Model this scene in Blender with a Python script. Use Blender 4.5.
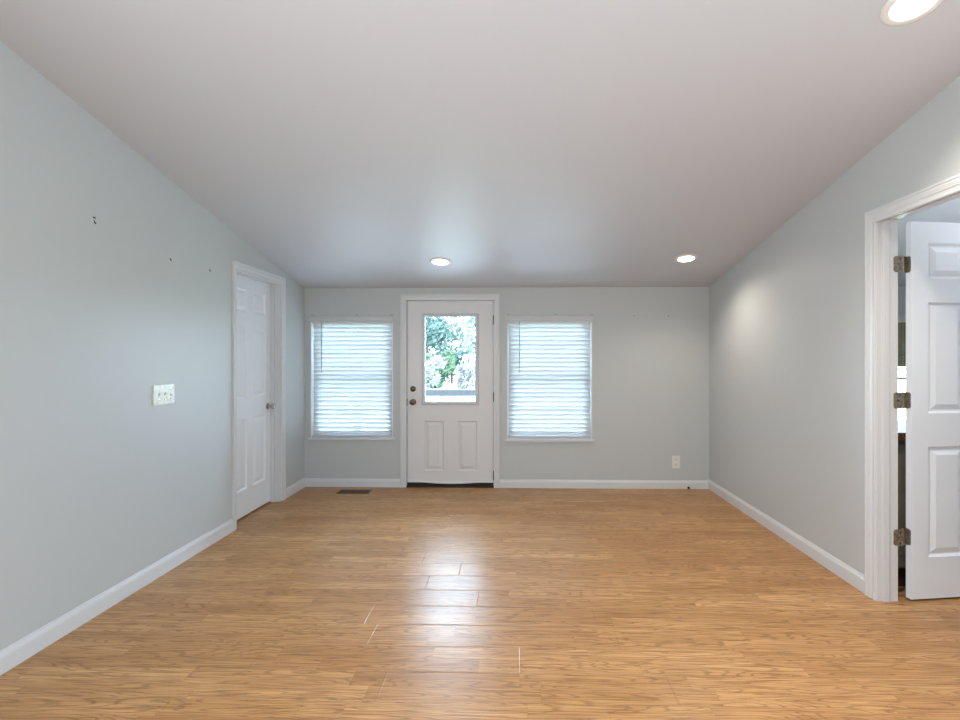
import bpy, bmesh, math, random
from mathutils import Vector, Matrix, noise
random.seed(7)
S = bpy.context.scene
C = S.collection
for o in list(bpy.data.objects): bpy.data.objects.remove(o)

# ---------------------------------------------------------------- camera, sky, exposure
CAM_H = 1.38
cam_d = bpy.data.cameras.new('camera'); cam = bpy.data.objects.new('camera', cam_d); C.objects.link(cam)
cam_d.sensor_width = 36; cam_d.lens = 515/960*36; cam_d.clip_start = .05; cam_d.clip_end = 300
cam_d.shift_x = -(501.3-480)/960; cam_d.shift_y = -2/960
cam.location = (0, 0, CAM_H); cam.rotation_euler = (math.radians(90), 0, math.radians(1.3))
S.camera = cam
S.view_settings.view_transform = 'Standard'; S.view_settings.look = 'None'
S.view_settings.gamma = 1; S.view_settings.use_curve_mapping = False
S.view_settings.exposure = 0.07

w = bpy.data.worlds.new('sky'); S.world = w; w.use_nodes = True
bg = w.node_tree.nodes['Background']; bg.inputs[0].default_value = (.60, .79, 1, 1); bg.inputs[1].default_value = 30.0

def area(name, loc, target, sx, sy, power, color):
    l = bpy.data.lights.new(name, 'AREA'); l.shape = 'RECTANGLE'; l.size = sx; l.size_y = sy
    l.energy = power; l.color = color
    o = bpy.data.objects.new(name, l); C.objects.link(o); o.location = loc
    d = Vector(target)-Vector(loc); o.rotation_euler = d.to_track_quat('-Z', 'Y').to_euler()
    return o
# added fill light in front of the solid wall behind the camera
area('rear_fill', (-.3, -1.95, 1.5), (-.3, 5, 2.2), 3.8, 2.4, 10, (1, .94, .86))
# added fill lights beside the solid side walls, out of view
area('left_fill', (-2.18, -.45, 1.35), (2, -.3, 1.2), 1.4, 1.4, 114, (.90, .95, 1))
area('right_fill', (2.02, -.45, 1.35), (-2, -.3, 1.2), 1.4, 1.4, 86, (.74, .89, 1))
area('kitchen_fill', (5.1, 1.2, 1.6), (2.6, 2.6, 1.2), 1.4, 1.4, 20, (.84, .92, 1))  # unseen fill added to light the open door leaf
# added up-facing fill that brightens the kitchen ceiling, no fixture modelled
area('kitchen_up_fill', (3.6, 2.6, 1.9), (3.6, 2.8, 3.0), .6, .6, 34, (.86, .93, 1))

# ---------------------------------------------------------------- materials
def mat(name, col, rough=.5, spec=.5, metal=0, bump=None, var=None):
    m = bpy.data.materials.new(name); m.use_nodes = True; nt = m.node_tree; N = nt.nodes; L = nt.links
    b = N['Principled BSDF']
    b.inputs['Base Color'].default_value = (*col, 1); b.inputs['Roughness'].default_value = rough
    b.inputs['Specular IOR Level'].default_value = spec; b.inputs['Metallic'].default_value = metal
    tc = N.new('ShaderNodeTexCoord')
    if bump:
        n = N.new('ShaderNodeTexNoise'); n.inputs['Scale'].default_value = bump[0]; n.inputs['Detail'].default_value = 3
        L.new(tc.outputs['Object'], n.inputs['Vector'])
        bp = N.new('ShaderNodeBump'); bp.inputs['Strength'].default_value = bump[1]; bp.inputs['Distance'].default_value = bump[2]
        L.new(n.outputs['Fac'], bp.inputs['Height']); L.new(bp.outputs[0], b.inputs['Normal'])
    if var:
        n = N.new('ShaderNodeTexNoise'); n.inputs['Scale'].default_value = var[0]; n.inputs['Detail'].default_value = 4
        L.new(tc.outputs['Object'], n.inputs['Vector'])
        mx = N.new('ShaderNodeMix'); mx.data_type = 'RGBA'
        mx.inputs['A'].default_value = (*col, 1); mx.inputs['B'].default_value = (*var[1], 1)
        mr = N.new('ShaderNodeMapRange'); mr.inputs[1].default_value = .35; mr.inputs[2].default_value = .65
        L.new(n.outputs['Fac'], mr.inputs[0]); L.new(mr.outputs[0], mx.inputs['Factor']); L.new(mx.outputs['Result'], b.inputs['Base Color'])
    return m

WALL = mat('wall_paint', (.52, .545, .548), .42, .4, bump=(140, .10, .002))
CEIL = mat('ceiling_paint', (.60, .615, .655), .5, .4, bump=(120, .08, .002))
TRIM = mat('trim_paint', (.65, .665, .68), .3, .5, bump=(30, .03, .001))
DOORP = mat('door_paint', (.80, .84, .89), .32, .5, bump=(60, .05, .001))
EXTD = mat('exterior_door_paint', (.70, .70, .71), .38, .45, bump=(60, .04, .001))
GASK = mat('lite_frame_plastic', (.58, .62, .67), .4, .4)
NICK = mat('brushed_nickel', (.55, .54, .52), .22, .5, 1, bump=(200, .05, .0005))
BRONZ = mat('antique_brass', (.20, .16, .115), .25, .5, 1, var=(60, (.10, .08, .06)))
HING = mat('hinge_brass', (.42, .38, .32), .36, .5, .7, var=(70, (.24, .20, .155)))
DARK = mat('dark_bronze', (.030, .022, .016), .45, .4, .3)
VENTM = mat('vent_brown_metal', (.16, .10, .06), .4, .5, .6)
PLAST = mat('white_plastic', (.74, .73, .70), .35, .5)
IVORY = mat('ivory_plate', (.88, .91, .87), .25, .5, var=(60, (.66, .72, .68)))
SLOT = mat('black_slot', (.02, .02, .02), .6, .3)
VINYL = mat('window_vinyl', (.8, .82, .83), .4, .5)
CAB = mat('cabinet_paint', (.26, .25, .19), .45, .4, var=(8, (.22, .21, .17)))
COUNT = mat('counter_wood', (.36, .17, .06), .35, .5, var=(18, (.24, .10, .03)))
TRUNK = mat('bark', (.05, .04, .038), .9, .2, var=(12, (.03, .025, .025)))
CONC = mat('deck_boards', (.62, .62, .60), .8, .3, var=(6, (.55, .55, .54)))
RAILM = mat('deck_rail_paint', (.016, .017, .018), .6, .3)
WIRE = mat('wire_black', (.05, .05, .05), .6, .3)

def grass_mat():
    return mat('lawn_grass', (.32, .38, .22), .9, .1, bump=(30, .6, .03), var=(1.2, (.42, .45, .30)))
def leaf_mat(name, a, b):
    m = mat(name, a, .6, .3, var=(3.0, b)); nt = m.node_tree; N = nt.nodes; L = nt.links
    pb = N['Principled BSDF']; tr = N.new('ShaderNodeBsdfTranslucent'); mx = N.new('ShaderNodeMixShader'); mx.inputs[0].default_value = .35
    src = pb.inputs['Base Color'].links[0].from_socket
    L.new(src, tr.inputs[0]); L.new(pb.outputs[0], mx.inputs[1]); L.new(tr.outputs[0], mx.inputs[2])
    L.new(mx.outputs[0], N['Material Output'].inputs[0]); return m

def glass_mat():
    m = bpy.data.materials.new('clear_glass'); m.use_nodes = True; nt = m.node_tree; N = nt.nodes; L = nt.links
    N.remove(N['Principled BSDF'])
    t = N.new('ShaderNodeBsdfTransparent'); g = N.new('ShaderNodeBsdfGlossy'); g.inputs['Roughness'].default_value = .02
    t.inputs[0].default_value = (.96, .98, .98, 1)
    f = N.new('ShaderNodeFresnel'); f.inputs[0].default_value = 1.3; x = N.new('ShaderNodeMixShader')
    L.new(f.outputs[0], x.inputs[0]); L.new(t.outputs[0], x.inputs[1]); L.new(g.outputs[0], x.inputs[2])
    L.new(x.outputs[0], N['Material Output'].inputs[0]); return m
GLASS = glass_mat()

def blind_mat():
    m = mat('blind_vinyl', (.68, .69, .70), .4, .4); nt = m.node_tree; N = nt.nodes; L = nt.links
    tr = N.new('ShaderNodeBsdfTranslucent'); tr.inputs[0].default_value = (.80, .82, .84, 1)
    mx = N.new('ShaderNodeMixShader'); mx.inputs[0].default_value = .30
    L.new(N['Principled BSDF'].outputs[0], mx.inputs[1]); L.new(tr.outputs[0], mx.inputs[2])
    L.new(mx.outputs[0], N['Material Output'].inputs[0]); return m
BLIND = blind_mat()

def lamp_mat(name, col, s):
    m = bpy.data.materials.new(name); m.use_nodes = True; N = m.node_tree.nodes
    N.remove(N['Principled BSDF']); e = N.new('ShaderNodeEmission'); e.inputs[0].default_value = (*col, 1); e.inputs[1].default_value = s
    m.node_tree.links.new(e.outputs[0], N['Material Output'].inputs[0]); return m
LENS = lamp_mat('lamp_lens', (1, .93, .82), 9)

def floor_mat():
    m = bpy.data.materials.new('oak_laminate'); m.use_nodes = True; nt = m.node_tree; N = nt.nodes; L = nt.links
    b = N['Principled BSDF']
    def M(op, a, c=None, d=None):
        n = N.new('ShaderNodeMath'); n.operation = op
        for i, v in enumerate((a, c, d)):
            if v is None: continue
            if isinstance(v, (int, float)): n.inputs[i].default_value = v
            else: L.new(v, n.inputs[i])
        return n.outputs[0]
    def XYZ(x, y, z):
        n = N.new('ShaderNodeCombineXYZ')
        for i, v in enumerate((x, y, z)):
            if isinstance(v, (int, float)): n.inputs[i].default_value = v
            else: L.new(v, n.inputs[i])
        return n.outputs[0]
    def white(v):
        n = N.new('ShaderNodeTexWhiteNoise'); n.noise_dimensions = '3D'; L.new(v, n.inputs['Vector']); return n.outputs['Value']
    def noise_(v, scale, det=3, dist=0, rough=.5):
        n = N.new('ShaderNodeTexNoise'); n.inputs['Scale'].default_value = scale; n.inputs['Detail'].default_value = det
        n.inputs['Distortion'].default_value = dist; n.inputs['Roughness'].default_value = rough
        L.new(v, n.inputs['Vector']); return n.outputs['Fac']
    def MR(v, a, c, d=0, e=1):
        n = N.new('ShaderNodeMapRange'); L.new(v, n.inputs[0])
        for i, q in enumerate((a, c, d, e)): n.inputs[i+1].default_value = q
        return n.outputs[0]
    def MIX(f, a, c, mode='MIX'):
        n = N.new('ShaderNodeMix'); n.data_type = 'RGBA'; n.blend_type = mode
        for k, v in (('Factor', f), ('A', a), ('B', c)):
            if isinstance(v, (int, float)): n.inputs[k].default_value = v
            elif isinstance(v, tuple): n.inputs[k].default_value = (*v, 1)
            else: L.new(v, n.inputs[k])
        return n.outputs['Result']
    tc = N.new('ShaderNodeTexCoord'); sp = N.new('ShaderNodeSeparateXYZ'); L.new(tc.outputs['Object'], sp.inputs[0])
    X, Y = sp.outputs[0], sp.outputs[1]
    PW, PL = .2, 1.215
    yy = M('DIVIDE', M('ADD', Y, 9.944), PW); row = M('FLOOR', yy); fy = M('FRACT', yy)
    off = M('MULTIPLY', white(XYZ(row, 3.3, 0)), PL)
    xx = M('DIVIDE', M('ADD', M('ADD', X, off), 20), PL); colx = M('FLOOR', xx); fx = M('FRACT', xx)
    # printed strips: three per plank, each with staggered blocks
    sy = M('DIVIDE', M('ADD', Y, 9.944), PW/2); srow = M('FLOOR', sy); fsy = M('FRACT', sy)
    soff = M('MULTIPLY', white(XYZ(srow, 7.1, 2)), .9)
    sx = M('DIVIDE', M('ADD', M('ADD', X, soff), 20), .72); scol = M('FLOOR', sx); fsx = M('FRACT', sx)
    sid = white(XYZ(srow, scol, 1.0)); sid2 = white(XYZ(srow, scol, 5.0)); pid = white(XYZ(row, colx, 9.0))
    # grain
    gx = M('ADD', M('MULTIPLY', X, 1.0), M('MULTIPLY', sid, 37.0))
    gy = M('ADD', M('MULTIPLY', Y, 1.0), M('MULTIPLY', sid2, 11.0))
    fine = noise_(XYZ(M('MULTIPLY', gx, 5), M('MULTIPLY', gy, 120), 0), 1.0, 3)
    mid = noise_(XYZ(M('MULTIPLY', gx, 1.6), M('MULTIPLY', gy, 34), 0), 1.0, 3, .4)
    # cathedral figure: contour lines of a slow noise field
    fld = noise_(XYZ(M('MULTIPLY', gx, 1.2), M('MULTIPLY', gy, 10), 0), 1.0, 1.2, .2)
    con = M('SINE', M('MULTIPLY', M('ADD', fld, M('MULTIPLY', mid, .10)), 120.0))
    jag = noise_(XYZ(M('MULTIPLY', gx, 60), M('MULTIPLY', gy, 260), 0), 1.0, 2)
    line = M('MULTIPLY', MR(con, .45, 1.0), MR(jag, .3, .62, .35, 1))
    base = MIX(sid, (.48, .255, .10), (.70, .405, .18))
    base = MIX(M('MULTIPLY', pid, .35), base, (.50, .25, .09))
    base = MIX(MR(mid, .38, .68, 0, .55), base, (.33, .155, .055))
    base = MIX(MR(fine, .46, .68, 0, .75), base, (.24, .11, .04))
    base = MIX(M('MULTIPLY', line, .7), base, (.19, .085, .03))
    # seams
    def edge(fr, wdt):   # 1 at either end of the cell
        return M('MAXIMUM', M('LESS_THAN', fr, wdt), M('GREATER_THAN', fr, 1-wdt))
    seam = M('MAXIMUM', edge(fy, .0055), edge(fx, .0011))
    sseam = M('MAXIMUM', edge(fsy, .007), edge(fsx, .0012))
    base = MIX(M('MULTIPLY', seam, .18), base, (.10, .055, .03))
    base = MIX(M('MULTIPLY', sseam, .22), base, (.14, .075, .04))
    L.new(base, b.inputs['Base Color'])
    wear = noise_(tc.outputs['Object'], 1.7, 4)
    L.new(M('ADD', MR(wear, .3, .7, .26, .34), M('MULTIPLY', fine, .06)), b.inputs['Roughness'])
    b.inputs['Specular IOR Level'].default_value = .23
    # slightly cupped planks with eased edges
    def ease(fr, wdt):
        d = M('MINIMUM', fr, M('SUBTRACT', 1.0, fr)); return MR(d, 0, wdt)
    hgt = M('MULTIPLY', M('MULTIPLY', ease(fy, .022), ease(fx, .0040)), -.0011)
    hgt = M('ADD', hgt, M('MULTIPLY', fine, .00006))
    big = noise_(XYZ(M('MULTIPLY', X, 5.0), M('MULTIPLY', Y, 16.0), 0), 1.0, 2)
    hgt = M('ADD', hgt, M('MULTIPLY', big, .0003))
    bp = N.new('ShaderNodeBump'); bp.inputs['Strength'].default_value = 1; bp.inputs['Distance'].default_value = 1
    L.new(hgt, bp.inputs['Height']); L.new(bp.outputs[0], b.inputs['Normal'])
    return m
FLOOR = floor_mat()

# ---------------------------------------------------------------- mesh helpers
def new(): return bmesh.new()
def box(bm, x0, x1, y0, y1, z0, z1, bev=0):
    vs = [bm.verts.new(p) for p in [(x0,y0,z0),(x1,y0,z0),(x1,y1,z0),(x0,y1,z0),(x0,y0,z1),(x1,y0,z1),(x1,y1,z1),(x0,y1,z1)]]
    fs = [bm.faces.new([vs[i] for i in q]) for q in [(3,2,1,0),(4,5,6,7),(0,1,5,4),(1,2,6,5),(2,3,7,6),(3,0,4,7)]]
    if bev:
        es = list({e for f in fs for e in f.edges})
        bmesh.ops.bevel(bm, geom=es, offset=bev, segments=2, profile=.7, affect='EDGES')
def lathe(bm, prof, M=Matrix(), n=28):
    """revolve (r, z) pairs about local z"""
    rings = []
    for r, z in prof:
        rings.append([bm.verts.new(M @ Vector((r*math.cos(2*math.pi*k/n), r*math.sin(2*math.pi*k/n), z))) for k in range(n)] if r > 1e-6 else [bm.verts.new(M @ Vector((0,0,z)))])
    for a, b in zip(rings, rings[1:]):
        for k in range(n):
            k2 = (k+1) % n
            if len(a) == 1 and len(b) == 1: continue
            if len(a) == 1: bm.faces.new([a[0], b[k2], b[k]])
            elif len(b) == 1: bm.faces.new([a[k], a[k2], b[0]])
            else: bm.faces.new([a[k], a[k2], b[k2], b[k]])
def tube(bm, pts, r, n=8, r2=None):
    pts = [Vector(p) for p in pts]; rings = []
    for i, p in enumerate(pts):
        d = (pts[min(i+1, len(pts)-1)]-pts[max(i-1, 0)]).normalized()
        up = Vector((0,0,1)) if abs(d.z) < .9 else Vector((1,0,0))
        u = d.cross(up).normalized(); v = d.cross(u)
        rr = r if r2 is None else r+(r2-r)*i/(len(pts)-1)
        rings.append([bm.verts.new(p+(u*math.cos(2*math.pi*k/n)+v*math.sin(2*math.pi*k/n))*rr) for k in range(n)])
    for a, b in zip(rings, rings[1:]):
        for k in range(n): bm.faces.new([a[k], a[(k+1)%n], b[(k+1)%n], b[k]])
    bm.faces.new(rings[0][::-1]); bm.faces.new(rings[-1])
def obj(name, bm, m, parent=None, smooth=False, **props):
    bmesh.ops.recalc_face_normals(bm, faces=bm.faces)
    me = bpy.data.meshes.new(name); bm.to_mesh(me); bm.free(); me.materials.append(m)
    if smooth:
        for p in me.polygons: p.use_smooth = True
        me.set_sharp_from_angle(angle=math.radians(40))
    o = bpy.data.objects.new(name, me); C.objects.link(o)
    if parent: o.parent = parent
    for k, v in props.items(): o[k] = v
    return o
def empty(name, loc=(0,0,0), rz=0, **props):
    o = bpy.data.objects.new(name, None); o.empty_display_size = .1; C.objects.link(o); o.location = loc; o.rotation_euler = (0,0,rz)
    for k, v in props.items(): o[k] = v
    return o
def local(bm, root):     # geometry was written in world space: express it in the root's space
    T = (Matrix.Translation(root.location) @ root.rotation_euler.to_matrix().to_4x4()).inverted()
    bmesh.ops.transform(bm, matrix=T, verts=bm.verts); return bm

XL, XR, YB = -2.238, 2.069, 5.48
XJ = 2.183
YF, XK = -2.1, 5.2
WT = .13
def ceil_z(x, y): return 2.13+(.188-.0025*max(-3, min(x, 2.2)))*(YB-y)

# ---------------------------------------------------------------- structure
bm = new(); box(bm, -3.05, XK+.1, YF-.1, YB+WT, -.12, 0)
obj('floor', bm, FLOOR, kind='structure', label='oak-look laminate floor running through the room', category='floor')

bm = new(); xs = [-3.05, -2.0, -1.0, 0, 1.0, 2.0, 2.2, 3.5, XK+.1]; ys = [YF-.1+(YB+WT-YF+.1)*k/12 for k in range(13)]
bot = [[bm.verts.new((x, y, ceil_z(x, y))) for y in ys] for x in xs]; top = [[bm.verts.new((x, y, ceil_z(x, y)+.12)) for y in ys] for x in xs]
for i in range(len(xs)-1):
    for j in range(len(ys)-1):
        bm.faces.new([bot[i][j], bot[i][j+1], bot[i+1][j+1], bot[i+1][j]]); bm.faces.new([top[i][j], top[i+1][j], top[i+1][j+1], top[i][j+1]])
for i in range(len(xs)-1):
    for j in (0, len(ys)-1): bm.faces.new([bot[i][j], bot[i+1][j], top[i+1][j], top[i][j]])
for j in range(len(ys)-1):
    for i in (0, len(xs)-1): bm.faces.new([bot[i][j], bot[i][j+1], top[i][j+1], top[i][j]])
obj('ceiling', bm, CEIL, smooth=True, kind='structure', label='smooth white ceiling sloping up from the far wall', category='ceiling')

def wall_x(name, y0, y1, x0, x1, holes, ztop, **pr):        # wall facing -y, holes = (x0,x1,z0,z1)
    bm = new(); cur = x0
    for a, b, z0, z1 in sorted(holes):
        box(bm, cur, a, y0, y1, 0, ztop(a))
        if z0 > 0: box(bm, a, b, y0, y1, 0, z0)
        box(bm, a, b, y0, y1, z1, ztop(a)); cur = b
    box(bm, cur, x1, y0, y1, 0, ztop(x1)); return obj(name, bm, WALL, kind='structure', **pr)
def wall_y(name, x0, x1, y0, y1, holes, xin, **pr):         # wall along y under the sloping ceiling
    bm = new(); cur = y0
    def seg(a, b, z0, z1=None):
        t = lambda x, y: ceil_z(x, y)+.03 if z1 is None else z1
        p = [(x0,a,z0),(x1,a,z0),(x1,b,z0),(x0,b,z0),(x0,a,t(xin,a)),(x1,a,t(xin,a)),(x1,b,t(xin,b)),(x0,b,t(xin,b))]
        vs = [bm.verts.new(q) for q in p]
        for q in [(3,2,1,0),(4,5,6,7),(0,1,5,4),(1,2,6,5),(2,3,7,6),(3,0,4,7)]: bm.faces.new([vs[i] for i in q])
    for a, b, z0, z1 in sorted(holes):
        seg(cur, a, 0)
        if z0 > 0: seg(a, b, 0, z0)
        seg(a, b, z1); cur = b
    seg(cur, y1, 0); return obj(name, bm, WALL, kind='structure', **pr)

W1 = (-2.172, -1.284, .525, 1.80); W2 = (-.062, .838, .515, 1.80); W3 = (3.62, 4.55, .525, 1.80)
D1 = (-1.155, -.182, 0, 2.015)
wall_x('wall_back', YB, YB+WT, XL-WT, XK, [W1, D1, W2, W3], lambda x: 2.15, label='grey painted far wall with the glazed door and two windows', category='wall')
D2 = (4.088, 4.915, 0, 2.115)      # left door opening (y0,y1,z0,z1)
D3 = (2.16, 2.992, 0, 2.185)       # right doorway
wall_y('wall_left', XL-WT, XL, YF, YB, [D2], XL, label='pale grey-blue painted left wall', category='wall')
wall_y('wall_right', XR, XJ, YF, YB, [D3], XR, label='pale grey painted right wall beside the doorway', category='wall')
wall_x('wall_front', YF-.1, YF, -3.0, XK, [], lambda x: 3.58, label='plain wall behind the camera', category='wall')
wall_y('wall_kitchen', XK, XK+.1, YF, YB, [], 2.2, label='far side wall of the adjoining kitchen', category='wall')
bm = new(); box(bm, -3.02, -2.92, 3.7, 5.4, 0, 2.62); box(bm, -2.92, XL-WT, 3.7, 3.78, 0, 2.62); box(bm, -2.92, XL-WT, 5.3, 5.4, 0, 2.14)
obj('wall_light_block', bm, WALL, kind='structure', label='unseen walls added behind the left door to block light', category='wall')  # added to keep sky light from leaking under the closed door

def sweep(bm, path, prof, nrm):
    """mitred moulding: path = list of (point, outward-dir for u); prof = (u, d); nrm = projection direction"""
    rings = [[bm.verts.new(Vector(p)+Vector(o_)*u+Vector(nrm)*d) for u, d in prof] for p, o_ in path]
    for a, b in zip(rings, rings[1:]):
        for k in range(len(prof)): bm.faces.new([a[k], a[(k+1)%len(prof)], b[(k+1)%len(prof)], b[k]])
    bm.faces.new(rings[0]); bm.faces.new(rings[-1][::-1])
def cas_prof(wd): return [(0,0),(0,.009),(.004,.012),(.012,.012),(.016,.009),(wd*.38,.010),(wd*.42,.013),(wd*.70,.017),(wd*.78,.014),(wd*.86,.018),(wd*.97,.018),(wd,.015),(wd,0)]
BASEP = [(0,0),(.012,0),(.012,.072),(.009,.084),(.005,.092),(.003,.100),(0,.102)]      # (projection, height)
def baseboard(name, runs, **pr):
    bm = new()
    for a, b, n, h in runs:      # a,b = floor points on the wall face; n = inward normal
        rings = [[bm.verts.new(Vector((p[0], p[1], 0))+Vector((n[0], n[1], 0))*d+Vector((0,0,z*h/.102))) for d, z in BASEP] for p in (a, b)]
        for k in range(len(BASEP)): bm.faces.new([rings[0][k], rings[0][(k+1)%len(BASEP)], rings[1][(k+1)%len(BASEP)], rings[1][k]])
        bm.faces.new(rings[0]); bm.faces.new(rings[1][::-1])
    obj(name, bm, TRIM, kind='structure', category='baseboard', **pr)
baseboard('baseboard_left', [((XL, YF), (XL, 4.058), (1,0), .102), ((XL, 4.99), (XL, YB), (1,0), .094)], label='white baseboard along the left wall')
baseboard('baseboard_back', [((XL+.012, YB), (-1.206, YB), (0,-1), .088), ((-.137, YB), (XR-.012, YB), (0,-1), .088), ((XJ, YB), (XK, YB), (0,-1), .088)], label='white baseboard along the far wall')
baseboard('baseboard_right', [((XR, YF), (XR, 2.09), (-1,0), .1), ((XR, 3.056), (XR, YB), (-1,0), .1)], label='white baseboard along the right wall')

# ---- panelled slab in local space: x 0..w, y 0..t (front at y=0), z 0..h
def panel_slab(bm, wd, ht, t, panels, hole=None, deep=.013):
    for side, yy, sg in ((0, 0, 1), (1, t, -1)):
        rects = list(panels)+([hole] if hole else [])
        gx = sorted({0, wd} | {r[0] for r in rects} | {r[1] for r in rects}); gz = sorted({0, ht} | {r[2] for r in rects} | {r[3] for r in rects})
        for i in range(len(gx)-1):
            for j in range(len(gz)-1):
                mx, mz = (gx[i]+gx[i+1])/2, (gz[j]+gz[j+1])/2
                if any(r[0] < mx < r[1] and r[2] < mz < r[3] for r in rects): continue
                vs = [bm.verts.new((x, yy, z)) for x, z in ((gx[i],gz[j]),(gx[i+1],gz[j]),(gx[i+1],gz[j+1]),(gx[i],gz[j+1]))]
                bm.faces.new(vs)
        for r in panels:
            prev = None
            for ins, dep in ((0, 0), (.004, .004), (.012, deep), (.020, deep), (.026, deep*.8), (.050, deep*.15)):
                a = [(r[0]+ins, r[2]+ins), (r[1]-ins, r[2]+ins), (r[1]-ins, r[3]-ins), (r[0]+ins, r[3]-ins)]
                vs = [bm.verts.new((x, yy+sg*dep, z)) for x, z in a]
                if prev:
                    for k in range(4): bm.faces.new([prev[k], prev[(k+1)%4], vs[(k+1)%4], vs[k]])
                prev = vs
            bm.faces.new(prev)
    def rim(x0, x1, z0, z1):
        c4 = [(x0,z0),(x1,z0),(x1,z1),(x0,z1)]
        a = [bm.verts.new((x, 0, z)) for x, z in c4]; b = [bm.verts.new((x, t, z)) for x, z in c4]
        for k in range(4): bm.faces.new([a[k], a[(k+1)%4], b[(k+1)%4], b[k]])
    rim(0, wd, 0, ht)
    if hole: rim(*hole)
    bmesh.ops.remove_doubles(bm, verts=bm.verts, dist=.0003)
def six(wd, ht):
    st, ml = .108, .105; pw = (wd-2*st-ml)/2
    zs = [(.235, .235+.63), (1.055, 1.055+.632), (1.82, 2.025)]; k = ht/2.145
    return [(x, x+pw, a*k, b*k) for a, b in zs for x in (st, st+pw+ml)]

# ---------------------------------------------------------------- door_1: glazed entry door in the far wall
d1 = empty('door_1', (-.668, YB, 0), kind='structure', category='door', label='grey-white entry door with a glass upper half in the far wall')
def mk(name, bm, m, root, **k): return obj(name, local(bm, root), m, root, **k)
bm = new(); sweep(bm, [((-1.135, YB, 0), (-1,0,0)), ((-1.135, YB, 1.995), (-1,0,1)), ((-.207, YB, 1.995), (1,0,1)), ((-.207, YB, 0), (1,0,0))], cas_prof(.068), (0,-1,0)); mk('casing', bm, TRIM, d1)
bm = new(); box(bm, -1.155, -1.137, YB, YB+WT, 0, 2.0); box(bm, -.202, -.182, YB, YB+WT, 0, 2.0); box(bm, -1.155, -.182, YB, YB+WT, 1.998, 2.015)
box(bm, -1.137, -1.118, YB+.066, YB+.10, 0, 1.998); box(bm, -.221, -.202, YB+.066, YB+.10, 0, 1.998); box(bm, -1.118, -.221, YB+.066, YB+.10, 1.978, 1.998); mk('jamb', bm, TRIM, d1)
YS = YB+.018
bm = new(); sw, sh = .922, 1.935; ox, oz = -1.131, .057
pn = [(-.95-ox, -.741-ox, .174-oz, .707-oz), (-.592-ox, -.383-ox, .174-oz, .707-oz)]
hole = (-.945-ox, -.394-ox, .911-oz, 1.834-oz)
panel_slab(bm, sw, sh, .044, pn, hole); bmesh.ops.translate(bm, verts=bm.verts, vec=(ox, YS, oz))
slab = mk('door_slab', bm, EXTD, d1)
bm = new()      # lite frame ring
lf = [(-.977, -.367, .879, 1.857)]
x0, x1, z0, z1 = lf[0]
prof = [(0, 0), (0, -.004), (-.004, .010), (-.014, .013), (-.030, .008), (-.037, .004), (-.037, -.022), (-.030, -.022), (-.030, 0)]
path = [((x0,YS,z0),(-1,0,-1)),((x0,YS,z1),(-1,0,1)),((x1,YS,z1),(1,0,1)),((x1,YS,z0),(1,0,-1))]
rings = [[bm.verts.new(Vector(p)+Vector(o_)*u+Vector((0,-1,0))*d) for u, d in prof] for p, o_ in path]
for a, b in zip(rings, rings[1:]+rings[:1]):
    for k in range(len(prof)): bm.faces.new([a[k], a[(k+1)%len(prof)], b[(k+1)%len(prof)], b[k]])
lite = mk('lite_frame', bm, GASK, d1)
bm = new(); box(bm, -.942, -.397, YS+.016, YS+.020, .914, 1.832); o = mk('glass_pane', bm, GLASS, d1); 
bm = new()
for x, z in [(x, z) for x in (x0+.014, x1-.014) for z in (1.78, 1.53, 1.22, .98)]+[(x, z) for x in (-.9, -.672, -.44) for z in (z0+.014, z1-.014)]:
    lathe(bm, [(0, 0), (.0055, 0), (.005, .003), (0, .0035)], Matrix.Translation((x, YS-.012, z)) @ Matrix.Rotation(math.radians(90), 4, 'X'), 10)
o = mk('screw_plugs', bm, mat('plug_grey', (.40, .43, .47), .5), d1)
RX = Matrix.Rotation(math.radians(90), 4, 'X')      # local z -> -y
T = Matrix.Translation
bm = new(); lathe(bm, [(0,0),(.031,0),(.031,.006),(.027,.011),(.020,.013),(.018,.020),(.015,.022),(0,.022)], T((-1.071, YS, 1.049)) @ RX)
db = mk('deadbolt', bm, BRONZ, d1, smooth=True, label='round dark brass deadbolt')
bm = new(); box(bm, -1.083, -1.059, YS-.038, YS-.022, 1.045, 1.053, .002); o = mk('thumb_turn', bm, BRONZ, d1)
bm = new(); lathe(bm, [(0,0),(.033,0),(.033,.004),(.028,.009),(.014,.012),(.012,.030),(.016,.036),(.026,.042),(.030,.052),(.028,.062),(.018,.068),(0,.070)], T((-1.070, YS, .908)) @ RX)
mk('door_knob', bm, BRONZ, d1, smooth=True, label='round dark brass knob')
bm = new(); box(bm, -1.140, -1.132, YB-.001, YS+.03, .87, .945); mk('strike_plate', bm, DARK, d1)
for z in (.13, .965, 1.785):
    bm = new(); tube(bm, [(-.204, YB-.004, z-.05), (-.204, YB-.004, z+.05)], .0085, 10); box(bm, -.2090, -.2025, YB-.002, YS+.03, z-.05, z+.05); mk('hinge', bm, BRONZ, d1)
bm = new(); box(bm, -1.137, -.202, YB-.012, YB+WT, 0, .018, .004); box(bm, -1.137, -.202, YB+.024, YB+.056, .018, .0565); mk('threshold', bm, DARK, d1, label='dark bronze threshold with an added light-blocking strip')  # upper strip added to stop light leaking under the slab
bm = new()      # sagging door sweep
n = 24; vs0 = []
for k in range(n+1):
    x = -1.13+.92*k/n; s = math.sin(math.pi*min(1, max(0, (k/n-.18)/.64)))
    vs0.append([bm.verts.new((x, y, z)) for y, z in ((YB+.014, .064), (YB+.006, .058-.014*s), (YB+.006, .050-.014*s), (YB+.017, .050-.014*s), (YB+.017, .064))])
for a, b in zip(vs0, vs0[1:]):
    for k in range(5): bm.faces.new([a[k], a[(k+1)%5], b[(k+1)%5], b[k]])
bm.faces.new(vs0[0]); bm.faces.new(vs0[-1][::-1]); mk('door_sweep', bm, EXTD, d1)

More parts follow.
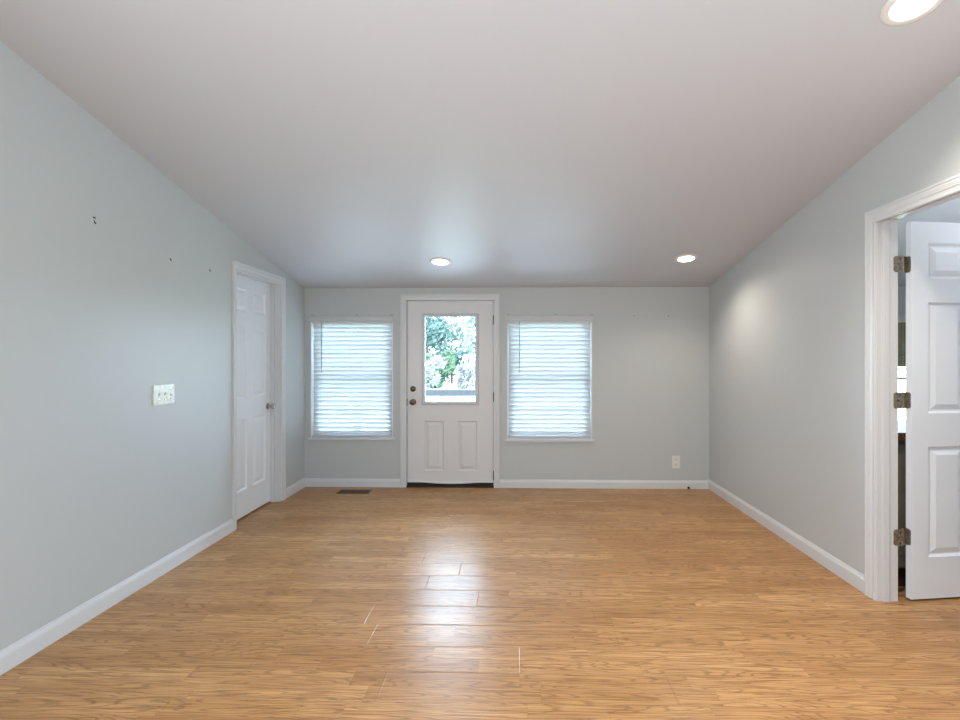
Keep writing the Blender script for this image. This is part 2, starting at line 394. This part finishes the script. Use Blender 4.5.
# ---------------------------------------------------------------- door_2: six-panel door, left wall (opens away)
d2 = empty('door_2', (XL, 4.53, 0), kind='structure', category='door', label='closed white six-panel door in the left wall')
bm = new(); sweep(bm, [((XL, 4.104, 0), (0,-.6,0)), ((XL, 4.104, 2.082), (0,-.6,1)), ((XL, 4.911, 2.082), (0,1,1)), ((XL, 4.911, 0), (0,1,0))], cas_prof(.079), (1,0,0)); mk('casing', bm, TRIM, d2)
bm = new(); XO = XL-WT; box(bm, XO, XL, 4.088, 4.108, 0, 2.10); box(bm, XO, XL, 4.897, 4.915, 0, 2.10); box(bm, XO, XL, 4.088, 4.915, 2.098, 2.115)
box(bm, XL-.085, XL-.050, 4.108, 4.120, 0, 2.098); box(bm, XL-.085, XL-.050, 4.885, 4.897, 0, 2.098); box(bm, XL-.085, XL-.050, 4.120, 4.885, 2.086, 2.098); mk('jamb', bm, TRIM, d2)
# slab
wd, ht = .781, 2.078
bm = new(); panel_slab(bm, wd, ht, .035, six(wd, ht)); bmesh.ops.transform(bm, matrix=T((XL-.086, 4.112, .014)) @ Matrix.Rotation(math.radians(90), 4, 'Z'), verts=bm.verts)
mk('door_slab', bm, DOORP, d2)
RY = Matrix.Rotation(math.radians(90), 4, 'Y')
bm = new(); lathe(bm, [(0,0),(.033,0),(.033,.004),(.027,.010),(.014,.013),(.011,.032),(.015,.038),(.026,.046),(.030,.056),(.027,.066),(.015,.071),(0,.072)], T((XL-.0865, 4.825, .925)) @ RY)
mk('door_knob', bm, NICK, d2, smooth=True, label='round polished nickel knob')

# ---------------------------------------------------------------- door_3: open six-panel door, right doorway
d3 = empty('door_3', (2.2, 3.0, 0), kind='structure', category='door', label='open white six-panel door in the right doorway')
bm = new(); sweep(bm, [((XR, 2.977, 0), (0,1,0)), ((XR, 2.977, 2.150), (0,1,1)), ((XR, 2.174, 2.150), (0,-1,1)), ((XR, 2.174, 0), (0,-1,0))], cas_prof(.078), (-1,0,0)); mk('casing', bm, TRIM, d3)
bm = new(); box(bm, XR-.002, XJ, 2.972, 2.992, 0, 2.165); box(bm, XR-.002, XJ, 2.16, 2.18, 0, 2.165); box(bm, XR-.002, XJ, 2.16, 2.992, 2.165, 2.185)
box(bm, 2.095, 2.129, 2.961, 2.972, 0, 2.165, .002); box(bm, 2.095, 2.129, 2.18, 2.191, 0, 2.165, .002); box(bm, 2.095, 2.129, 2.191, 2.961, 2.153, 2.165); mk('jamb', bm, TRIM, d3)
ang = math.radians(8)
wd, ht = .80, 2.142
bm = new(); panel_slab(bm, wd, ht, .035, six(wd, ht)); LM = T((2.254, 2.967, .012)) @ Matrix.Rotation(ang, 4, 'Z'); bmesh.ops.transform(bm, matrix=LM, verts=bm.verts)
leaf = mk('door_slab', bm, DOORP, d3)
for z in (.362, 1.139, 1.913):
    bm = new(); r = .014
    def plate(bm, pts, nrm):       # rounded plate: pts = outline, nrm = thickness vector
        a = [bm.verts.new(p) for p in pts]; b = [bm.verts.new(Vector(p)+Vector(nrm)) for p in pts]
        bm.faces.new(a); bm.faces.new(b[::-1])
        for k in range(len(a)): bm.faces.new([a[k], a[(k+1)%len(a)], b[(k+1)%len(a)], b[k]])
    hz = .046; px, py = 2.212, 2.976
    def outline(u0, u1):           # u1 = rounded end
        s = 1 if u1 > u0 else -1; out = [(u0, -hz)]
        for k in range(5): t = math.pi/2*k/4; out.append((u1-s*r+s*r*math.sin(t), -hz+r-r*math.cos(t)))
        for k in range(5): t = math.pi/2*k/4; out.append((u1-s*r+s*r*math.cos(t), hz-r+r*math.sin(t)))
        return out+[(u0, hz)]
    plate(bm, [(u, 2.9715, z+v) for u, v in outline(px-.004, 2.158)], (0, -.0022, 0))
    e0 = Vector((px+.004, 2.976, z)); e1 = Vector(LM @ Vector((-.0005, .002, 0))); e1.z = z; mid_ = Vector(LM @ Vector((-.0005, .034, 0))); mid_.z = z
    du = (e1-mid_).normalized(); nn = Vector((du.y, -du.x, 0))*.0022
    if nn.x > 0: nn = -nn
    plate(bm, [tuple(mid_+du*u+Vector((0,0,v))) for u, v in outline(-.001, .032)], nn)
    plate(bm, [tuple(e0+Vector((0,0,-hz))), tuple(mid_+Vector((0,0,-hz))), tuple(mid_+Vector((0,0,hz))), tuple(e0+Vector((0,0,hz)))], (0, -.0022, 0))
    for k in range(5):
        a = z-.044+k*.0178; tube(bm, [(px, py, a), (px, py, a+.0168)], .0062, 12)
    lathe(bm, [(0, .05), (.004, .049), (.0055, .046), (.0055, .044), (0, .044)], T((px, py, z)), 12)
    hg = mk('hinge', bm, HING, d3)
    for v in (-.030, 0, .030):
        bm = new(); lathe(bm, [(0,0),(.0042,0),(.0036,.001),(0,.0012)], T((px-.028+(.010 if v else 0), 2.9693, z+v)) @ RX, 10)
        obj('screw', local(bm, d3), BRONZ, hg)

# ---------------------------------------------------------------- windows
def window(name, Wd, label, sill=True):
    x0, x1, z0, z1 = Wd; r = empty(name, ((x0+x1)/2, YB, z0), kind='structure', category='window', label=label)
    bm = new(); ya, yb = YB+.075, YB+.125; t = .035
    box(bm, x0, x0+t, ya, yb, z0, z1); box(bm, x1-t, x1, ya, yb, z0, z1); box(bm, x0+t, x1-t, ya, yb, z0, z0+t); box(bm, x0+t, x1-t, ya, yb, z1-t, z1)
    mk('window_frame', bm, VINYL, r)
    bm = new(); box(bm, x0, x0+.006, YB+.001, ya, z0, z1); box(bm, x1-.006, x1, YB+.001, ya, z0, z1); box(bm, x0, x1, YB+.001, ya, z1-.006, z1); mk('jamb_liner', bm, VINYL, r)
    zm = (z0+z1)/2
    for a, b, y in ((z0+t, zm+.015, ya+.006), (zm-.015, z1-t, ya+.028)):
        bm = new(); s = .028
        box(bm, x0+t, x0+t+s, y, y+.02, a, b); box(bm, x1-t-s, x1-t, y, y+.02, a, b); box(bm, x0+t+s, x1-t-s, y, y+.02, a, a+s); box(bm, x0+t+s, x1-t-s, y, y+.02, b-s, b)
        sa = mk('sash', bm, VINYL, r)
        bm = new(); box(bm, x0+t+s-.002, x1-t-s+.002, y+.008, y+.012, a+s-.002, b-s+.002)
        o = obj('glass_pane', local(bm, r), GLASS, sa)
    if sill:
        bm = new(); box(bm, x0+.001, x1-.001, YB-.002, YB+.076, z0-.001, z0+.004); box(bm, x0-.020, x1+.022, YB-.022, YB, z0-.022, z0+.004, .005)
        mk('window_sill', bm, TRIM, r)
    return r
window('window_1', W1, 'left window in the far wall, beside the corner')
window('window_2', W2, 'right window in the far wall, right of the entry door')
window('window_3', W3, 'kitchen window beyond the open doorway')

def slat_strip(bm, x0, x1, yc, zc, wid, tilt, bow=0):
    n = 6; nx = 6; up = []; lo = []
    for i in range(nx+1):
        x = x0+(x1-x0)*i/nx; ru = []; rl = []
        for k in range(n+1):
            u = (k/n-.5)*wid; c_ = .0022*(1-(2*k/n-1)**2)
            y = u*math.cos(tilt)-c_*math.sin(tilt); z = u*math.sin(tilt)+c_*math.cos(tilt)+bow*math.sin(math.pi*i/nx)
            ru.append(bm.verts.new((x, yc+y, zc+z))); rl.append(bm.verts.new((x, yc+y+.001*math.sin(tilt), zc+z-.0022*math.cos(tilt)-.0004)))
        up.append(ru); lo.append(rl)
    for i in range(nx):
        for k in range(n):
            bm.faces.new([up[i][k], up[i+1][k], up[i+1][k+1], up[i][k+1]]); bm.faces.new([lo[i][k], lo[i][k+1], lo[i+1][k+1], lo[i+1][k]])
        bm.faces.new([up[i][0], lo[i][0], lo[i+1][0], up[i+1][0]]); bm.faces.new([up[i][n], up[i+1][n], lo[i+1][n], lo[i][n]])
    for i in (0, nx):
        for k in range(n): bm.faces.new([up[i][k], up[i][k+1], lo[i][k+1], lo[i][k]])

def blind(Wd, label, wand_x, clips, tilt, lowered=True, sm=None):
    x0, x1, z0, z1 = Wd; r = empty('window_blind', ((x0+x1)/2, YB+.03, z0), label=label, category='window blind', group='white window blinds')
    yc = YB+.034
    bm = new(); box(bm, x0+.006, x1-.006, YB+.006, YB+.062, z1-.045, z1-.002, .002); mk('headrail', bm, PLAST, r)
    bm = new()     # valance, shallow cove profile
    zv = 1.768; zt = 1.838; pr = [(0, zv), (-.010, zv), (-.012, zv+.012), (-.009, zv+.024), (-.009, zt-.02), (-.014, zt-.008), (-.016, zt), (0, zt)]
    a = [bm.verts.new((x0-.017, YB-.006+d, z)) for d, z in pr]; b = [bm.verts.new((x1+.012, YB-.006+d, z)) for d, z in pr]
    for k in range(len(pr)): bm.faces.new([a[k], a[(k+1)%len(pr)], b[(k+1)%len(pr)], b[k]])
    bm.faces.new(a); bm.faces.new(b[::-1])
    mk('valance', bm, mat('valance_vinyl', (.56, .58, .60), .45), r)
    for cx_ in clips:
        bm = new(); box(bm, cx_-.013, cx_+.013, YB-.026, YB-.001, zt, zt+.004, .001); mk('valance_clip', bm, mat('clip_grey', (.10, .12, .13), .4), r)
    bm = new(); pitch = .0463; nb = 26 if lowered else 24; top = z1-.062
    if lowered:
        for k in range(nb): slat_strip(bm, x0+.017, x1-.017, yc, top-k*pitch, .052, tilt, -.003 if k == 19 else 0)
        zb = top-nb*pitch+.006
    else:
        for k in range(nb): slat_strip(bm, x0+.014, x1-.012, yc, 1.745-k*.0195, .025, math.radians(-50))
        zb = 1.745-nb*.0195
    mk('slats', bm, sm or BLIND, r, smooth=True)
    bm = new(); box(bm, x0+.012, x1-.010, yc-.026, yc+.026, zb-.022, zb-.004, .004)
    if lowered:      # two spare slats resting on the rail
        slat_strip(bm, x0+.013, x1-.011, yc, zb+.004, .050, math.radians(2)); 
    mk('bottom_rail', bm, mat('rail_vinyl', (.60, .62, .64), .45), r)
    for fx in (.10, .5, .90):
        bm = new()
        x = x0+(x1-x0)*fx
        for y in (yc-.0265, yc+.0265): tube(bm, [(x, y, z1-.04), (x, y, zb-.01)], .0008, 5)
        mk('ladder_cord', bm, PLAST, r)
    if wand_x:
        bm = new(); tube(bm, [(wand_x, YB-.001, 1.768), (wand_x, YB-.002, 1.24)], .0042, 8); lathe(bm, [(0,-.008),(.006,-.006),(.006,.01),(.004,.014),(0,.014)], T((wand_x, YB-.002, 1.232)), 10)
        mk('tilt_wand', bm, mat('wand_acrylic', (.30, .34, .38), .25), r)
    return r
blind(W1, 'lowered white slatted blind left of the entry door', -2.053, (-2.150, -1.666, -1.297), math.radians(-63))
blind(W2, 'lowered white slatted blind right of the entry door', .068, (-.046, .452, .832), math.radians(-63))
blind(W3, 'half raised blind in the kitchen window, seen through the gap beside the open door', None, (), math.radians(52), lowered=False, sm=mat('brown_blind', (.16, .13, .08), .5))

# ---------------------------------------------------------------- recessed ceiling lights
def downlight(x, y, label, power, sc=1):
    r = empty('recessed_light', (x, y, ceil_z(x, y)), label=label, category='ceiling light', group='recessed ceiling lights')
    r.rotation_euler = (-math.atan(.188), 0, 0); r.scale = (sc, sc, sc)
    bm = new(); lathe(bm, [(.072, -.003), (.074, -.007), (.088, -.009), (.098, -.005), (.101, 0), (.101, .004), (.072, .004), (.072, -.003)], Matrix(), 48)
    obj('trim_ring', bm, mat('light_trim', (.82, .80, .78), .4), r, smooth=True)
    bm = new(); lathe(bm, [(0, -.004), (.040, -.004), (.072, -.002), (.072, .002), (0, .002)], Matrix(), 40); obj('lens', bm, LENS, r, smooth=True)
    l = bpy.data.lights.new('lamp', 'SPOT'); l.energy = power; l.color = (1, .88, .74); l.spot_size = math.radians(150); l.spot_blend = .8; l.shadow_soft_size = .07
    o = bpy.data.objects.new('lamp', l); C.objects.link(o); o.parent = r; o.location = (0, 0, -.02)
downlight(-.67, 4.74, 'small round recessed ceiling light above the entry door', 14)
downlight(1.56, 4.68, 'small round recessed ceiling light near the right far corner', 44)
downlight(1.560, 2.043, 'round recessed ceiling light nearest the camera, above the open doorway', 130, 1.05)

# ---------------------------------------------------------------- wall plates and small fixtures
r = empty('light_switch', (XL, 3.258, 1.146), label='cream three-toggle light switch plate on the left wall', category='light switch')
bm = new(); box(bm, XL, XL+.009, 3.148, 3.344, 1.084, 1.208, .003); mk('switch_plate', bm, IVORY, r)
for k, u in enumerate((.055, 0, -.055)):
    up = k != 2
    bm = new(); y = 3.246-u; box(bm, XL+.007, XL+.0085, y-.008, y+.008, 1.130, 1.162); b_ = mk('toggle_slot', bm, SLOT, r)
    bm = new(); s = 1 if up else -1
    a = [(XL+.0075, y-.005, 1.146-.010), (XL+.0075, y+.005, 1.146-.010), (XL+.0075, y+.005, 1.146+.010), (XL+.0075, y-.005, 1.146+.010)]
    b = [(XL+.022, y-.004, 1.146+s*.010-.005), (XL+.022, y+.004, 1.146+s*.010-.005), (XL+.022, y+.004, 1.146+s*.010+.005), (XL+.022, y-.004, 1.146+s*.010+.005)]
    va = [bm.verts.new(p) for p in a]; vb = [bm.verts.new(p) for p in b]
    bm.faces.new(va[::-1]); bm.faces.new(vb)
    for q in range(4): bm.faces.new([va[q], va[(q+1)%4], vb[(q+1)%4], vb[q]])
    mk('toggle', bm, IVORY, r)
    for z in (1.116, 1.176):
        bm = new(); lathe(bm, [(0, 0), (.0035, 0), (.003, .0015), (0, .0018)], T((XL+.009, y, z)) @ RY, 10); mk('screw', bm, NICK, r)

r = empty('power_outlet', (1.72, YB, .282), label='white duplex power outlet low on the far wall', category='outlet')
bm = new(); box(bm, 1.680, 1.762, YB-.006, YB, .216, .349, .002); mk('outlet_plate', bm, PLAST, r)
for z in (.255, .310):
    bm = new(); lathe(bm, [(0,0),(.017,0),(.0165,.0015),(0,.0018)], T((1.721, YB-.006, z)) @ RX, 24); rc = mk('receptacle', bm, PLAST, r)
    bm = new(); box(bm, 1.712, 1.7145, YB-.0085, YB-.0075, z-.002, z+.008); box(bm, 1.7275, 1.730, YB-.0085, YB-.0075, z-.002, z+.006); box(bm, 1.719, 1.723, YB-.0085, YB-.0075, z-.011, z-.006)
    o = obj('slots', local(bm, r), SLOT, rc)

# floor register
r = empty('floor_vent', (-1.635, 5.27, 0), label='brown metal floor vent below the left window', category='vent')
bm = new(); x0, x1, y0, y1 = -1.798, -1.468, 5.20, 5.347
box(bm, x0, x1, y0, y0+.016, 0, .006, .002); box(bm, x0, x1, y1-.016, y1, 0, .006, .002); box(bm, x0, x0+.018, y0+.016, y1-.016, 0, .006, .002); box(bm, x1-.018, x1, y0+.016, y1-.016, 0, .006, .002)
box(bm, x0+.018, x1-.018, (y0+y1)/2-.003, (y0+y1)/2+.003, 0, .005); mk('vent_frame', bm, VENTM, r)
bm = new(); box(bm, x0+.018, x1-.018, y0+.016, y1-.016, 0, .001); mk('vent_duct', bm, SLOT, r)
bm = new(); k = x0+.030
while k < x1-.024:
    box(bm, k, k+.005, y0+.016, y1-.016, .001, .0055); k += .0135
mk('louvres', bm, VENTM, r)

def wall_hook(p, n, label, grp, double=False):
    r = empty('wall_hook', p, label=label, category='wall hook', group=grp)
    bm = new(); n = Vector(n); P = Vector(p); q = n.to_track_quat('Z', 'Y').to_matrix().to_4x4()
    lathe(bm, [(0,0),(.008,0),(.007,.003),(0,.0035)], T(P) @ q, 14); mk('anchor', bm, PLAST, r)
    bm = new(); tube(bm, [P, P+n*.006, P+n*.009+Vector((0,0,-.004)), P+n*.010+Vector((0,0,-.014)), P+n*.014+Vector((0,0,-.017)), P+n*.017+Vector((0,0,-.011))], .0024, 6)
    if double: tube(bm, [P+Vector((0,0,.018)), P+n*.009+Vector((0,0,.018)), P+n*.012+Vector((0,0,.011))], .0028, 6)
    mk('hook', bm, DARK, r)
wall_hook((XL, 2.695, 2.112), (1,0,0), 'double screw hook on the left wall, nearest the camera', 'left wall hooks', True)
wall_hook((XL, 3.301, 2.031), (1,0,0), 'small nail hook between the two others on the left wall', 'left wall hooks')
wall_hook((XL, 3.736, 2.034), (1,0,0), 'small nail hook on the left wall nearest the closed door', 'left wall hooks')
wall_hook((1.275, YB, 1.840), (0,-1,0), 'left of the two tiny hooks on the far wall right of the window', 'far wall hooks')
wall_hook((1.637, YB, 1.836), (0,-1,0), 'right of the two tiny hooks on the far wall, nearest the corner', 'far wall hooks')

bm = new(); lathe(bm, [(0,0),(.012,0),(.012,.012),(.009,.018),(0,.019)], T((1.848, YB-.012, .014)) @ RX, 16)
obj('cable_plug', bm, SLOT, smooth=True, label='tiny dark round plug at the foot of the far baseboard', category='plug')

# ---------------------------------------------------------------- kitchen beyond the doorway
r = empty('base_cabinet', (2.7, 3.45, 0), label='olive-grey base cabinet behind the open door', category='cabinet')
bm = new(); box(bm, 2.24, 3.30, 3.150, 3.72, .115, .885, .002); mk('cabinet_body', bm, CAB, r)
bm = new(); box(bm, 2.26, 3.28, 3.165, 3.70, 0, .115); mk('toe_kick', bm, mat('toe_kick_brown', (.06, .03, .02), .6), r)
for a, b in ((2.25, 2.755), (2.785, 3.29)):
    bm = new(); box(bm, a, b, 3.132, 3.150, .13, .87, .004); dd = mk('cabinet_door', bm, CAB, r)
    bm = new(); box(bm, a+.06, b-.06, 3.127, 3.133, .20, .80, .003); obj('door_panel', local(bm, r), CAB, dd)
bm = new(); box(bm, XJ, 3.34, 3.115, 3.76, .887, .935, .004)
obj('countertop', bm, COUNT, label='brown wooden countertop on the cabinet behind the open door', category='countertop')

# ---------------------------------------------------------------- outdoors
bm = new(); G = {}
nx, ny = 24, 30
for i in range(nx+1):
    for j in range(ny+1):
        x = -40+80*i/nx; y = 5.75+70*j/ny; t = min(1, max(0, (y-9)/18)); t = t*t*(3-2*t)
        G[i, j] = bm.verts.new((x, y, -.42+.85*t+.05*noise.noise(Vector((x*.2, y*.2, 0)))))
for i in range(nx):
    for j in range(ny): bm.faces.new([G[i,j], G[i+1,j], G[i+1,j+1], G[i,j+1]])
obj('lawn', bm, grass_mat(), smooth=True, kind='structure', label='pale lawn rising beyond the deck', category='lawn')
bm = new(); y = 5.63
while y < 8.55:
    box(bm, -4.5, 5.0, y, y+.135, -.09, -.05, .003); y += .141
box(bm, -4.5, 5.0, 8.5, 8.55, -.35, -.09)
for x in (-4.4, -1.6, 1.6, 4.8): 
    for yy in (5.8, 8.4): box(bm, x, x+.09, yy, yy+.09, -.5, -.09)
obj('deck', bm, CONC, kind='structure', label='pale board deck outside the entry door', category='deck')
r = empty('deck_railing', (-.8, 8.4, -.05), label='dark grey deck railing seen through the door glass', category='railing')
bm = new(); box(bm, -4.4, 4.9, 8.33, 8.47, .76, .865, .006); mk('top_rail', bm, RAILM, r)
for x in (-4.35, -2.6, 1.4, 3.0, 4.8):
    bm = new(); box(bm, x, x+.09, 8.36, 8.45, -.05, .80); mk('post', bm, RAILM, r)

def gz(x, y):
    t = min(1, max(0, (y-9)/18)); t = t*t*(3-2*t); return -.42+.85*t
def foliage(bm, c, rad, n, size, squash=.8, seed=0):
    rnd = random.Random(seed); c = Vector(c); bl = [(c+Vector((rnd.gauss(0, .45), rnd.gauss(0, .4), rnd.gauss(0, .45)*squash))*rad, rad*rnd.uniform(.25, .5)) for _ in range(16)]
    for _ in range(n):
        b, rr = bl[rnd.randrange(len(bl))]
        d = Vector((rnd.gauss(0,1), rnd.gauss(0,1), rnd.gauss(0,1))).normalized(); p = b+d*rr*rnd.uniform(.6, 1.05)
        s = size*rnd.uniform(.5, 1.3); q = Vector((rnd.gauss(0,1), rnd.gauss(0,1), rnd.gauss(0,1))).normalized(); u = q.orthogonal().normalized(); v = q.cross(u)
        vs = [bm.verts.new(p+u*s), bm.verts.new(p+v*s*.45+q*s*.1), bm.verts.new(p-u*s), bm.verts.new(p-v*s*.45+q*s*.1)]
        bm.faces.new(vs)
def tree(x, y, base, h, rad, m, label, seed, n=1500, size=.16, cat='tree', lean=0, grp='trees beyond the lawn'):
    z = gz(x, y); r = empty('tree' if cat == 'tree' else 'shrub', (x, y, z), label=label, category=cat, group=grp); rnd = random.Random(seed)
    bm = new(); top = Vector((x+lean, y, z+h*.75)); tube(bm, [(x, y, z-.1), (x+lean*.2, y, z+h*.35), top], .022*h, 8, .006*h)
    for k in range(6):
        f = .35+.1*k; st = Vector((x, y, z-.1)).lerp(top, f); a = rnd.uniform(0, 6.28)
        tube(bm, [st, st+Vector((math.cos(a), math.sin(a), .5))*rad*.4, st+Vector((math.cos(a)*.8, math.sin(a)*.8, .9))*rad*.75], .008*h, 6, .002*h)
    mk('trunk', bm, TRUNK, r)
    bm = new(); foliage(bm, (x+lean, y, z+base+rad*.7), rad, n, size, seed=seed); mk('foliage', bm, m, r)
L1 = leaf_mat('leaves_teal', (.065, .10, .085), (.045, .075, .065)); L2 = leaf_mat('leaves_green', (.06, .10, .05), (.045, .08, .04)); L3 = leaf_mat('leaves_dark', (.018, .045, .038), (.012, .03, .03))
L4 = leaf_mat('leaves_pale', (.10, .125, .11), (.085, .10, .09)); L5 = leaf_mat('leaves_mauve', (.17, .16, .16), (.13, .12, .13))
tree(-4.1, 24.5, 1.0, 5.4, 1.7, L1, 'tall teal-green tree at the left side of the door glass', 1, 4200, .13)
tall = bpy.data.objects['tree']
bm = new(); tube(bm, [(-3.75, 23, 4.1), (-3.1, 21.6, 3.35), (-2.5, 21.2, 2.5), (-2.1, 21, 1.95)], .045, 6, .014); tube(bm, [(-3.1, 21.6, 3.35), (-2.5, 21.3, 3.25), (-2.0, 21.2, 2.95)], .022, 6, .008)
mk('branch', bm, TRUNK, tall)
tree(-3.5, 20.9, .2, 2.3, .8, L2, 'bright green bushy tree in the middle of the door glass', 2, 3600, .10)
tree(-2.65, 22.3, .3, 2.6, .75, L3, 'dark evergreen showing just behind the bright green bushy tree', 3, 2200, .09)
tree(-1.6, 30, .8, 5.4, 2.2, L4, 'pale hazy tree at the right of the door glass', 4, 1500, .18)
for k, (x, y, hh, lab) in enumerate(((-3.2, 18.4, .85, 'low mauve shrub at the left edge of the door glass, under the trees'), (-1.6, 18.9, .95, 'low mauve shrub at the right of the door glass, under the pale tree'))):
    tree(x, y, .05, hh, .75, L5, lab, 20+k, 1100, .08, 'shrub', grp='low shrubs at the lawn edge')
